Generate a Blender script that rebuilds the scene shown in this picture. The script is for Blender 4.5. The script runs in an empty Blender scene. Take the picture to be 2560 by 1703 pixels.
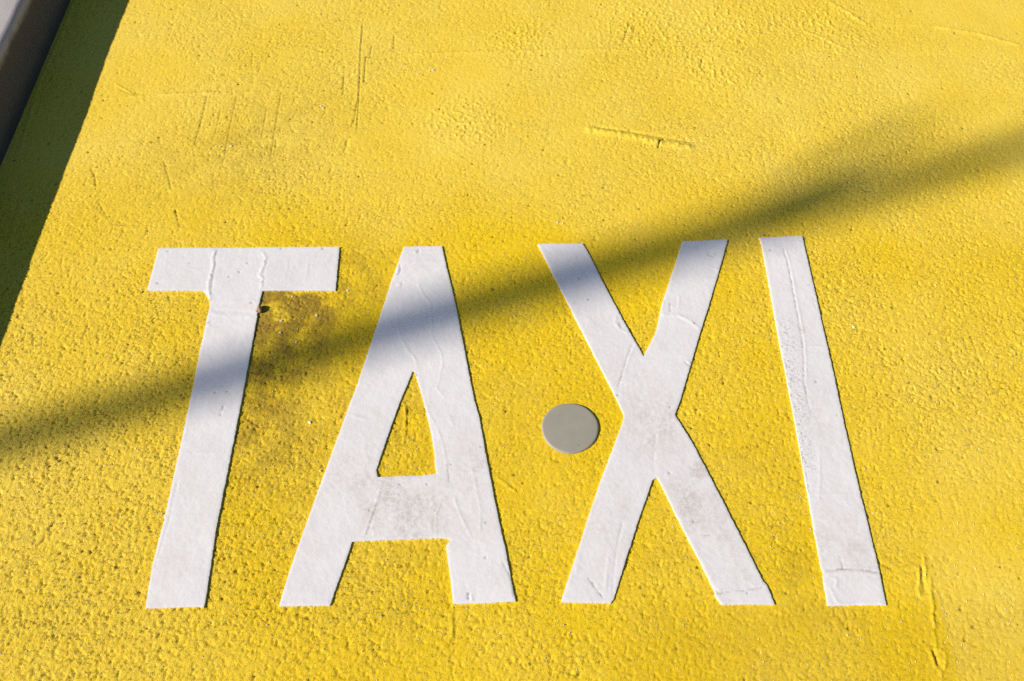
import bpy, bmesh, math, random
import numpy as np
from mathutils import Vector
from mathutils.geometry import delaunay_2d_cdt

random.seed(7)
rng = np.random.default_rng(7)
scene = bpy.context.scene
COL = scene.collection

# ------------------------------------------------------------------ camera
F_PX, W_PX, H_PX = 2350.0, 2560.0, 1703.0
CAM_H = 1.5
DEP = math.atan((H_PX / 2 + 2805.0) / F_PX)          # how far the camera looks down
cam = bpy.data.cameras.new('camera')
cam.sensor_width = 36.0
cam.lens = F_PX / W_PX * 36.0
cam.clip_start, cam.clip_end = 0.05, 3000.0
cam.dof.use_dof = True
cam.dof.focus_distance = 1.70
cam.dof.aperture_fstop = 4.5
cam_o = bpy.data.objects.new('camera', cam)
cam_o.location = (0, 0, CAM_H)
cam_o.rotation_euler = (math.pi / 2 - DEP, 0, 0)
COL.objects.link(cam_o)
scene.camera = cam_o

# ------------------------------------------------------------------ light
SUN_EL, SHADOW_AZ = math.radians(33.0), math.radians(19.5)   # shadows fall to +x, a little to +y
sun_from = Vector((-math.cos(SUN_EL) * math.cos(SHADOW_AZ), -math.cos(SUN_EL) * math.sin(SHADOW_AZ), math.sin(SUN_EL)))
world = bpy.data.worlds.new('World')
scene.world = world
world.use_nodes = True
wn = world.node_tree.nodes
sky = wn.new('ShaderNodeTexSky')
sky.sky_type = 'NISHITA'
sky.sun_disc = False
sky.sun_elevation = SUN_EL
sky.ozone_density = 4.0
sky.dust_density = 0.1
sky.sun_rotation = math.atan2(sun_from.x, sun_from.y)
world.node_tree.links.new(sky.outputs[0], wn['Background'].inputs[0])
wn['Background'].inputs[1].default_value = 0.062
sl = bpy.data.lights.new('sun', 'SUN')
sl.energy = 5.0
sl.angle = math.radians(0.53)
sl.color = (1.0, 0.90, 0.785)
so = bpy.data.objects.new('sun', sl)
so.rotation_euler = (-sun_from).to_track_quat('-Z', 'Y').to_euler()
so.location = (-8, -4, 8)
COL.objects.link(so)
vs = scene.view_settings
vs.view_transform = 'Standard'
vs.look = 'None'
vs.exposure = 0.26
vs.gamma = 1.0
scene.cycles.use_denoising = False
scene.cycles.max_bounces = 6

# ------------------------------------------------------------------ helpers
SD, CD = math.sin(DEP), math.cos(DEP)


def gp(px, py, z=0.0):
    """point where the sight line of a photo pixel meets the level z"""
    x, y = (px - W_PX / 2) / F_PX, -(py - H_PX / 2) / F_PX
    d = (x, CD + y * SD, -SD + y * CD)
    t = (z - CAM_H) / d[2]
    return (d[0] * t, d[1] * t)


def cr(ox, oy, s, pts, z=0.0):
    return [gp(ox + a / s, oy + b / s, z) for a, b in pts]


def tag(o, label=None, cat=None, group=None, kind=None):
    for k, v in (('label', label), ('category', cat), ('group', group), ('kind', kind)):
        if v:
            o[k] = v
    return o


def link(name, me, mat=None, parent=None):
    o = bpy.data.objects.new(name, me)
    COL.objects.link(o)
    if mat:
        me.materials.append(mat)
    if parent:
        o.parent = parent
    return o


def mesh_np(name, verts, faces, smooth=True):
    me = bpy.data.meshes.new(name)
    verts = np.asarray(verts, dtype=np.float32)
    faces = np.asarray(faces, dtype=np.int32)
    me.vertices.add(len(verts))
    me.vertices.foreach_set('co', verts.ravel())
    k = faces.shape[1]
    me.loops.add(faces.size)
    me.loops.foreach_set('vertex_index', faces.ravel())
    me.polygons.add(len(faces))
    me.polygons.foreach_set('loop_start', np.arange(len(faces), dtype=np.int32) * k)
    me.polygons.foreach_set('use_smooth', np.full(len(faces), smooth))
    me.update(calc_edges=True)
    return me


# ---- numpy noise
def _h(ix, iy, seed):
    n = (ix.astype(np.int64) * 374761393 + iy.astype(np.int64) * 668265263 + seed * 1442695041) & 0xffffffff
    n = ((n ^ (n >> 13)) * 1274126177) & 0xffffffff
    n = ((n ^ (n >> 16)) * 2246822519) & 0xffffffff
    return ((n ^ (n >> 15)) & 0xffffff).astype(np.float32) / 16777216.0


def perlin(x, y, freq, seed=0):
    u, v = x * freq + 57.31, y * freq + 91.7
    ix, iy = np.floor(u), np.floor(v)
    fx, fy = u - ix, v - iy
    sx, sy = fx * fx * fx * (fx * (fx * 6 - 15) + 10), fy * fy * fy * (fy * (fy * 6 - 15) + 10)
    r = []
    for dx, dy in ((0, 0), (1, 0), (0, 1), (1, 1)):
        a = _h(ix + dx, iy + dy, seed) * (2 * math.pi)
        r.append(np.cos(a) * (fx - dx) + np.sin(a) * (fy - dy))
    return ((r[0] * (1 - sx) + r[1] * sx) * (1 - sy) + (r[2] * (1 - sx) + r[3] * sx) * sy) * 1.5


def worley(x, y, cell, seed=0):
    u, v = x / cell + 33.3, y / cell + 71.9
    ix, iy = np.floor(u), np.floor(v)
    best = np.full(u.shape, 9.0, dtype=np.float32)
    second = np.full(u.shape, 9.0, dtype=np.float32)
    rid = np.zeros(u.shape, dtype=np.float32)
    for dx in (-1, 0, 1):
        for dy in (-1, 0, 1):
            cx, cy = ix + dx, iy + dy
            d = (cx + _h(cx, cy, seed) - u) ** 2 + (cy + _h(cx, cy, seed + 1) - v) ** 2
            near = d < best
            second = np.where(near, best, np.minimum(second, d))
            rid = np.where(near, _h(cx, cy, seed + 2), rid)
            best = np.where(near, d, best)
    return np.sqrt(best), np.sqrt(second), rid


def sstep(a, b, t):
    t = np.clip((t - a) / (b - a), 0, 1)
    return t * t * (3 - 2 * t)


def blob(x, y, px, py, r, z=0.0):
    cx, cy = gp(px, py, z)
    return np.exp(-((x - cx) ** 2 + (y - cy) ** 2) / (r * r))


def near_line(x, y, line, reach):
    """indices of points near a polyline, their distance, side and run along it"""
    L = np.asarray(line)
    sel = np.nonzero((x > L[:, 0].min() - reach) & (x < L[:, 0].max() + reach) &
                     (y > L[:, 1].min() - reach) & (y < L[:, 1].max() + reach))[0]
    if not len(sel):
        return sel, None, None, None
    xs, ys = x[sel], y[sel]
    best = np.full(len(sel), 9.0)
    side = np.zeros(len(sel))
    run = np.zeros(len(sel))
    seglen = np.hypot(*np.diff(L, axis=0).T)
    tot = seglen.sum()
    acc = 0.0
    for k in range(len(L) - 1):
        a, b = L[k], L[k + 1]
        d = b - a
        n2 = (d * d).sum() + 1e-12
        t = np.clip(((xs - a[0]) * d[0] + (ys - a[1]) * d[1]) / n2, 0, 1)
        ex, ey = xs - a[0] - t * d[0], ys - a[1] - t * d[1]
        dist = np.hypot(ex, ey)
        m = dist < best
        best[m] = dist[m]
        side[m] = np.sign(d[0] * ey - d[1] * ex)[m]
        run[m] = ((acc + t * seglen[k]) / tot)[m]
        acc += seglen[k]
    return sel, best, side, run


def relief(x, y, z, line, width, height, kind='ridge', rough=0.35, seed=3):
    """add a paint ridge (+), groove (-) or one-sided lap edge along a polyline; width, height in mm"""
    w, hgt = width / 1000.0, height / 1000.0
    sel, d, side, run = near_line(x, y, line, w * (9 if kind == 'lap' else 3.5))
    if not len(sel):
        return
    xs, ys = x[sel], y[sel]
    wob = 1 + rough * perlin(xs, ys, 130, seed) + rough * perlin(xs, ys, 45, seed + 1)
    d = np.abs(d + 0.0007 * perlin(xs, ys, 190, seed + 2))
    ends = sstep(0, 0.08, run) * sstep(0, 0.08, 1 - run)
    if kind == 'lap':
        g = np.where(side > 0, np.exp(-(d / (w * 3)) ** 2) * sstep(0, w, d), 0.0)
    else:
        g = np.exp(-(d / w) ** 2)
    z[sel] += (hgt * g * wob * ends).astype(z.dtype)


# ------------------------------------------------------------------ materials
def new_mat(name):
    m = bpy.data.materials.new(name)
    m.use_nodes = True
    nt = m.node_tree
    return m, nt, nt.nodes, nt.nodes['Principled BSDF']


class NB:
    def __init__(self, nt):
        self.nt, self.n = nt, nt.nodes
        self.co = self.n.new('ShaderNodeTexCoord').outputs['Object']

    def put(self, sock, v):
        if hasattr(v, 'is_linked') or isinstance(v, bpy.types.NodeSocket):
            self.nt.links.new(v, sock)
        elif isinstance(v, tuple) and len(v) == 3:
            sock.default_value = (*v, 1)
        else:
            sock.default_value = v

    def noise(self, scale, detail=3, rough=0.55, dist=0.0, vec=None):
        t = self.n.new('ShaderNodeTexNoise')
        t.inputs['Scale'].default_value = scale
        t.inputs['Detail'].default_value = detail
        t.inputs['Roughness'].default_value = rough
        t.inputs['Distortion'].default_value = dist
        self.nt.links.new(vec or self.co, t.inputs['Vector'])
        return t.outputs['Fac']

    def voronoi(self, scale, feature='F1', out='Distance'):
        t = self.n.new('ShaderNodeTexVoronoi')
        t.feature = feature
        t.inputs['Scale'].default_value = scale
        self.nt.links.new(self.co, t.inputs['Vector'])
        return t.outputs[out]

    def ramp(self, v, a, b, lo=0.0, hi=1.0):
        t = self.n.new('ShaderNodeMapRange')
        t.interpolation_type = 'SMOOTHSTEP'
        for i, q in ((0, v), (1, a), (2, b), (3, lo), (4, hi)):
            self.put(t.inputs[i], q)
        return t.outputs[0]

    def math(self, op, a, b):
        t = self.n.new('ShaderNodeMath')
        t.operation = op
        self.put(t.inputs[0], a)
        self.put(t.inputs[1], b)
        return t.outputs[0]

    def mix(self, f, a, b):
        t = self.n.new('ShaderNodeMix')
        t.data_type = 'RGBA'
        self.put(t.inputs[0], f)
        self.put(t.inputs[6], a)
        self.put(t.inputs[7], b)
        return t.outputs[2]

    def attr(self, name):
        t = self.n.new('ShaderNodeAttribute')
        t.attribute_name = name
        s = self.n.new('ShaderNodeSeparateColor')
        self.nt.links.new(t.outputs['Color'], s.inputs[0])
        return s.outputs

    def bump(self, hgt, dist, strength=1.0, prev=None):
        t = self.n.new('ShaderNodeBump')
        t.inputs['Strength'].default_value = strength
        t.inputs['Distance'].default_value = dist
        self.nt.links.new(hgt, t.inputs['Height'])
        if prev:
            self.nt.links.new(prev, t.inputs['Normal'])
        return t.outputs[0]


def yellow_material():
    m, nt, n, p = new_mat('yellow_road_paint')
    b = NB(nt)
    stain, pale, speck = b.attr('wear_shade')[0:3]
    rough, bare, crack_shade = b.attr('coat')[0:3]
    deep, light = (0.825, 0.574, 0.009), (0.880, 0.655, 0.090)
    c = b.mix(b.math('ADD', b.ramp(b.noise(4.5, 4), 0.36, 0.66, 0.0, 0.30), b.math('MULTIPLY', pale, 0.8)), deep, light)
    # thin paint over grey-green aggregate
    spots = b.math('MULTIPLY', b.ramp(b.noise(95, 2, 0.5), 0.60, 0.72), b.ramp(b.noise(9, 3), 0.42, 0.64, 0.05, 0.55))
    c = b.mix(spots, c, (0.46, 0.41, 0.065))
    ochre = b.math('MULTIPLY', b.ramp(b.noise(230, 3, 0.6), 0.50, 0.66), b.ramp(b.noise(14, 2), 0.35, 0.65, 0.12, 0.55))
    c = b.mix(ochre, c, (0.63, 0.38, 0.03))
    # dirt and tyre grime with shapes of their own
    grime_shade = b.math('MULTIPLY', stain, b.ramp(b.noise(150, 5, 0.7), 0.32, 0.60, 0.62, 0.85))
    c = b.mix(grime_shade, c, (0.22, 0.135, 0.022))
    scuff = b.math('MULTIPLY', b.ramp(b.noise(30, 5, 0.65), 0.62, 0.74), 0.25)
    c = b.mix(scuff, c, (0.45, 0.31, 0.13))
    # flecks where the coat is missing: bare olive-grey asphalt shows
    fl = b.math('MULTIPLY', b.ramp(b.noise(205, 3, 0.62), 0.550, 0.610), b.ramp(b.noise(33, 3), 0.32, 0.52))
    c = b.mix(b.math('MULTIPLY', b.math('MULTIPLY', fl, bare), 0.72), c, (0.19, 0.155, 0.040))
    fl2 = b.math('MULTIPLY', b.ramp(b.voronoi(150), 0.24, 0.12), b.ramp(b.voronoi(150, out='Color'), 0.58, 0.64))
    c = b.mix(b.math('MULTIPLY', b.math('MULTIPLY', fl2, bare), 0.5), c, (0.10, 0.085, 0.030))
    c = b.mix(b.math('MULTIPLY', crack_shade, b.ramp(b.noise(240, 3, 0.6), 0.34, 0.58, 0.35, 1.0)), c, (0.085, 0.065, 0.022))
    # bare pale aggregate grains
    grains = b.math('MULTIPLY', b.ramp(b.voronoi(330), 0.16, 0.10), b.ramp(b.voronoi(330, out='Color'), 0.70, 0.74))
    grains = b.math('MULTIPLY', grains, speck)
    c = b.mix(grains, c, (0.62, 0.56, 0.50))
    nt.links.new(c, p.inputs['Base Color'])
    p.inputs['Roughness'].default_value = 0.62
    p.inputs['Specular IOR Level'].default_value = 0.18
    h = b.bump(b.math('MULTIPLY', b.noise(430, 5, 0.7), rough), 0.0017, 0.85)
    h = b.bump(b.noise(900, 2, 0.6), 0.0005, 0.6, h)
    nt.links.new(h, p.inputs['Normal'])
    return m


def white_material():
    m, nt, n, p = new_mat('white_road_marking')
    b = NB(nt)
    smudge, crack_shade, pock = b.attr('wear_shade')[0:3]
    c = b.mix(b.ramp(b.noise(16, 4), 0.35, 0.7), (0.765, 0.760, 0.760), (0.725, 0.712, 0.708))
    d = b.math('MULTIPLY', smudge, b.ramp(b.noise(140, 6, 0.75), 0.36, 0.66))
    c = b.mix(b.math('MULTIPLY', d, 0.5), c, (0.42, 0.31, 0.26))
    faint = b.math('MULTIPLY', b.ramp(b.noise(60, 6, 0.75), 0.52, 0.72), 0.16)
    c = b.mix(faint, c, (0.50, 0.42, 0.38))
    dots = b.math('MULTIPLY', b.ramp(b.voronoi(210), 0.15, 0.08), b.ramp(b.voronoi(210, out='Color'), 0.74, 0.78))
    c = b.mix(b.math('MULTIPLY', dots, 0.55), c, (0.30, 0.25, 0.22))
    c = b.mix(b.math('MULTIPLY', crack_shade, 0.75), c, (0.16, 0.15, 0.155))  # shade in the seams and pits painted into the white
    holes = b.math('MULTIPLY', b.ramp(b.noise(260, 3, 0.6, 0.6), 0.56, 0.62), pock)
    c = b.mix(b.math('MULTIPLY', holes, 0.65), c, (0.30, 0.27, 0.25))
    nt.links.new(c, p.inputs['Base Color'])
    p.inputs['Roughness'].default_value = 0.55
    p.inputs['Specular IOR Level'].default_value = 0.35
    h = b.bump(b.noise(330, 4, 0.62), 0.0006, 0.42)
    h = b.bump(b.noise(900, 2, 0.6), 0.0003, 0.5, h)
    nt.links.new(h, p.inputs['Normal'])
    return m


def concrete_material(name, c1, c2, dark, scale=1.0, grime_shade=False):
    m, nt, n, p = new_mat(name)
    b = NB(nt)
    c = b.mix(b.ramp(b.noise(7 * scale, 6, 0.65), 0.3, 0.7), c1, c2)
    c = b.mix(b.math('MULTIPLY', b.ramp(b.noise(2.2 * scale, 5, 0.7), 0.48, 0.72), 0.55), c, dark)
    if grime_shade:      # road grime plus painted shade on the face, blackest where it meets the road
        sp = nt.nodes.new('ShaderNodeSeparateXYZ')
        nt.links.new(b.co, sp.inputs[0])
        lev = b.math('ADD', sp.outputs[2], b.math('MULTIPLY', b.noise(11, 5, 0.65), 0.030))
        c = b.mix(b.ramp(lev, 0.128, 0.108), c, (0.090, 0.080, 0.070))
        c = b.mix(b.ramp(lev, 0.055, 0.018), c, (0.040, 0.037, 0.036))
    pores = b.math('MULTIPLY', b.ramp(b.voronoi(95), 0.17, 0.09), b.ramp(b.voronoi(95, out='Color'), 0.78, 0.84))
    c = b.mix(b.math('MULTIPLY', pores, 0.8), c, (0.03, 0.03, 0.032))
    nt.links.new(c, p.inputs['Base Color'])
    p.inputs['Roughness'].default_value = 0.85
    h = b.bump(b.noise(380, 5, 0.7), 0.0012, 0.6)
    nt.links.new(h, p.inputs['Normal'])
    return m


def plain_material(name, col, rough=0.6, metal=0.0, var=0.15, scale=60, bump=0.0004, dots=False):
    m, nt, n, p = new_mat(name)
    b = NB(nt)
    dark = tuple(v * (1 - var) for v in col)
    c = b.mix(b.ramp(b.noise(scale, 4), 0.3, 0.7), col, dark)
    if dots:
        f = b.math('MULTIPLY', b.ramp(b.voronoi(115), 0.16, 0.08), b.ramp(b.voronoi(115, out='Color'), 0.74, 0.80))
        c = b.mix(b.math('MULTIPLY', f, 0.7), c, (0.08, 0.07, 0.06))
    nt.links.new(c, p.inputs['Base Color'])
    p.inputs['Roughness'].default_value = rough
    p.inputs['Metallic'].default_value = metal
    nt.links.new(b.bump(b.noise(scale * 8, 3), bump, 0.5), p.inputs['Normal'])
    return m


M_YEL = yellow_material()
M_WHITE = white_material()
M_KERB = concrete_material('kerb_concrete', (0.42, 0.39, 0.375), (0.48, 0.45, 0.44), (0.22, 0.17, 0.13), grime_shade=True)
M_PAVE = concrete_material('pavement_concrete', (0.42, 0.40, 0.385), (0.36, 0.345, 0.335), (0.24, 0.22, 0.205), 0.5)
M_ASPH = concrete_material('asphalt', (0.055, 0.055, 0.057), (0.040, 0.040, 0.042), (0.075, 0.073, 0.07), 3.0)
M_DISC = plain_material('grey_resin', (0.345, 0.326, 0.262), 0.5, 0, 0.07, 40, 0.00012, True)
M_PEB = plain_material('brown_stone', (0.36, 0.24, 0.12), 0.8, 0, 0.5, 260, 0.0008)
M_CHIP = plain_material('white_chip', (0.78, 0.76, 0.74), 0.5, 0, 0.1, 300, 0.0003)
M_GALV = plain_material('galvanised_steel', (0.42, 0.43, 0.44), 0.45, 0.9, 0.2, 20, 0.0003)
M_LENS = plain_material('lamp_glass', (0.75, 0.75, 0.72), 0.2, 0, 0.05, 20, 0.0001)

# ------------------------------------------------------------------ the setting
KERB_X, KERB_H, KERB_TURN = -1.1296, 0.12, -math.atan(0.0197)     # kerb line runs a degree off the camera's axis

def sheet(name, x0, x1, y0, y1, z, mat):
    me = mesh_np(name, [(x0, y0, z), (x1, y0, z), (x1, y1, z), (x0, y1, z)], [(0, 1, 2, 3)], False)
    return tag(link(name, me, mat), kind='structure')


sheet('road', -1500, 1500, -1500, 1500, -0.014, M_ASPH)
pav = sheet('pavement', -1500, -0.150, -1500, 1500, KERB_H - 0.003, M_PAVE)
pav.location.x = KERB_X
pav.rotation_euler.z = KERB_TURN

# ---- ground relief
A_ = [  # (origin x, origin y, zoom, points, width mm, height mm, kind)
    (500, 0, 3.485, [(1420, 160), (1400, 420), (1385, 800), (1365, 1180)], 1.6, -1.3, 'ridge'),
    (500, 0, 3.485, [(1405, 160), (1388, 420), (1370, 800), (1350, 1180)], 2.2, 0.6, 'ridge'),
    (500, 0, 3.485, [(1500, 370), (1480, 500), (1445, 490), (1425, 740)], 1.8, -1.4, 'ridge'),
    (500, 0, 3.485, [(1365, 880), (1345, 1040), (1315, 1110)], 1.8, -1.4, 'ridge'),
    (500, 0, 3.485, [(1290, 1210), (1255, 1340)], 3.0, -1.6, 'ridge'),
    (500, 0, 3.485, [(1255, 640), (1245, 830)], 1.8, -1.1, 'ridge'),
    (500, 0, 3.485, [(325, 820), (255, 1130), (205, 1400)], 1.5, -1.2, 'ridge'),
    (500, 0, 3.485, [(710, 790), (650, 1150), (610, 1390)], 1.5, -1.1, 'ridge'),
    (500, 0, 3.485, [(585, 920), (535, 1230)], 1.5, -0.8, 'ridge'),
    (500, 0, 3.485, [(185, 930), (130, 1180)], 1.5, -0.8, 'ridge'),
    (500, 0, 3.485, [(65, 820), (0, 1090), (-60, 1290)], 1.5, -1.1, 'ridge'),
    (500, 0, 3.485, [(540, 792), (50, 800), (-400, 815)], 2.5, 1.0, 'lap'),
    (500, 0, 3.485, [(1690, 300), (1692, 465)], 1.6, -1.1, 'ridge'),
    (500, 0, 3.485, [(810, 340), (1150, 345)], 2, 0.5, 'ridge'),
    (1100, 0, 3.367, [(2100, 385), (1620, 400), (1250, 405), (640, 422), (0, 435), (-330, 450)], 3.0, 1.2, 'lap'),
    (1100, 0, 3.367, [(540, 330), (590, 375), (645, 420)], 2.0, 1.2, 'ridge'),
    (1100, 0, 3.367, [(1960, 390), (1965, 600), (1972, 830)], 2.2, -0.4, 'ridge'),
    (1100, 0, 3.367, [(1600, 190), (1540, 345)], 1.8, -1.2, 'ridge'),
    (1100, 0, 3.367, [(1640, 210), (1610, 380)], 1.8, -0.9, 'ridge'),
    (1100, 0, 3.367, [(1830, 220), (1880, 300), (1920, 350)], 2.0, 0.9, 'ridge'),
    (1100, 0, 3.367, [(2205, 490), (2195, 570), (2240, 610)], 1.8, -1.5, 'ridge'),
    (1100, 0, 3.367, [(1200, 1085), (1500, 1125), (1850, 1200), (2160, 1245)], 9.0, 3.4, 'ridge'),
    (1100, 0, 3.367, [(1290, 1062), (1600, 1108), (1880, 1155), (2180, 1200)], 4.0, -1.8, 'ridge'),
    (1100, 0, 3.367, [(1895, 1165), (1850, 1185), (1838, 1245)], 2.0, -5.0, 'ridge'),
    (1800, 0, 3.101, [(1160, 190), (1060, 130), (940, 50), (820, -10)], 2.6, 1.4, 'lap'),
    (1800, 0, 3.101, [(640, 235), (740, 270), (840, 320), (1020, 400)], 2.6, 1.4, 'ridge'),
    (1800, 0, 3.101, [(2357, 350), (2000, 250), (1640, 190)], 3.0, 1.3, 'lap'),
    (1800, 0, 3.101, [(1280, 190), (1640, 190)], 3.0, 0.8, 'ridge'),
    (1800, 0, 3.101, [(440, 750), (490, 805)], 1.8, -1.4, 'ridge'),
    (2250, 1350, 4.44, [(215, 290), (205, 560), (225, 640)], 2.0, 2.2, 'ridge'),
    (2250, 1350, 4.44, [(262, 190), (285, 330), (268, 460)], 2.2, 2.2, 'ridge'),
    (2250, 1350, 4.44, [(345, 400), (335, 560), (370, 750), (365, 880), (385, 960), (375, 1030), (405, 1100), (405, 1310)], 2.2, 2.2, 'ridge'),
    (2250, 1350, 4.44, [(425, 1205), (490, 1250), (512, 1300), (508, 1380), (485, 1440)], 2.4, 2.4, 'ridge'),
    (2250, 1350, 4.44, [(338, 1220), (370, 1320), (402, 1420)], 2.4, 2.2, 'ridge'),
    (2250, 1350, 4.44, [(455, 1430), (455, 1520), (470, 1620), (480, 1800)], 2.4, 2.2, 'ridge'),
    (2250, 1350, 4.44, [(245, 300), (265, 480), (275, 600)], 3.0, -1.8, 'ridge'),
    (2250, 1350, 4.44, [(370, 1210), (400, 1300), (430, 1400)], 4.0, -2.2, 'ridge'),
    (1860, 1060, 2.4386, [(840, 858), (905, 885)], 2.0, -1.6, 'ridge'),
    (1860, 1060, 2.4386, [(925, 885), (1060, 870)], 2.4, 1.2, 'ridge'),
    (860, 1000, 2.8, [(430, 30), (432, 150), (418, 300)], 2.4, 1.6, 'ridge'),
    (860, 1000, 2.8, [(445, 30), (447, 150), (434, 300)], 1.8, -0.68, 'ridge'),
    (900, 1450, 3.928, [(950, 300), (925, 400), (940, 520), (930, 580), (945, 640)], 3.6, -1.1, 'ridge'),
    (900, 1450, 3.928, [(905, 370), (910, 640)], 3.0, 1.2, 'ridge'),
    (1320, 980, 2.7031, [(1040, 1390), (1150, 1380), (1265, 1362)], 2.0, 1.4, 'ridge'),
    (0, 0, 3.136, [(600, -30), (580, 20), (470, 300), (300, 660), (140, 1250)], 4.0, 0.6, 'ridge'),
    (0, 0, 3.136, [(890, 655), (980, 700), (1060, 760)], 2.0, 1.2, 'ridge'),
    (0, 0, 3.136, [(930, 700), (1040, 745)], 1.6, -1.3, 'ridge'),
    (0, 0, 3.136, [(1200, 1108), (1000, 1110), (640, 1116), (420, 1140)], 2.2, 0.45, 'lap'),
    (0, 0, 3.136, [(780, 772), (1100, 755), (1420, 738), (1700, 730)], 2.2, 0.8, 'ridge'),
    (0, 0, 3.136, [(960, 262), (1200, 268)], 2.2, 0.6, 'ridge'),
    (0, 0, 3.136, [(1280, 1250), (1300, 1330), (1320, 1390), (1342, 1490)], 1.4, -1.6, 'ridge'),
    (0, 0, 3.136, [(710, 1310), (742, 1390), (755, 1500)], 1.4, -1.5, 'ridge'),
    (0, 500, 3.136, [(1372, 70), (1390, 140), (1408, 212)], 1.6, -1.8, 'ridge'),
    (0, 500, 3.136, [(765, 0), (795, 60), (850, 150)], 1.4, -1.3, 'ridge'),
    (0, 500, 3.136, [(262, 1000), (255, 1150)], 1.4, -1.1, 'ridge'),
    (0, 500, 3.136, [(690, 970), (640, 1100)], 1.8, -1.1, 'ridge'),
    (1320, 580, 3.7333, [(990, 430), (1100, 620), (1190, 760)], 1.8, 0.7, 'ridge'),
    (860, 1000, 2.8, [(1060, 530), (1130, 590), (1210, 650)], 2.4, 1.0, 'ridge'),
]
GROUND_RELIEF = [(cr(a, b, s, p), w, hh * (1.6 if k == 'lap' else 0.6 if hh > 2 and w < 3 else 1.0), k) for a, b, s, p, w, hh, k in A_]


def undulation(x, y):
    return (0.0016 * perlin(x, y, 2.3, 11) + 0.0007 * perlin(x, y, 6.0, 12)).astype(np.float32)


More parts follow.
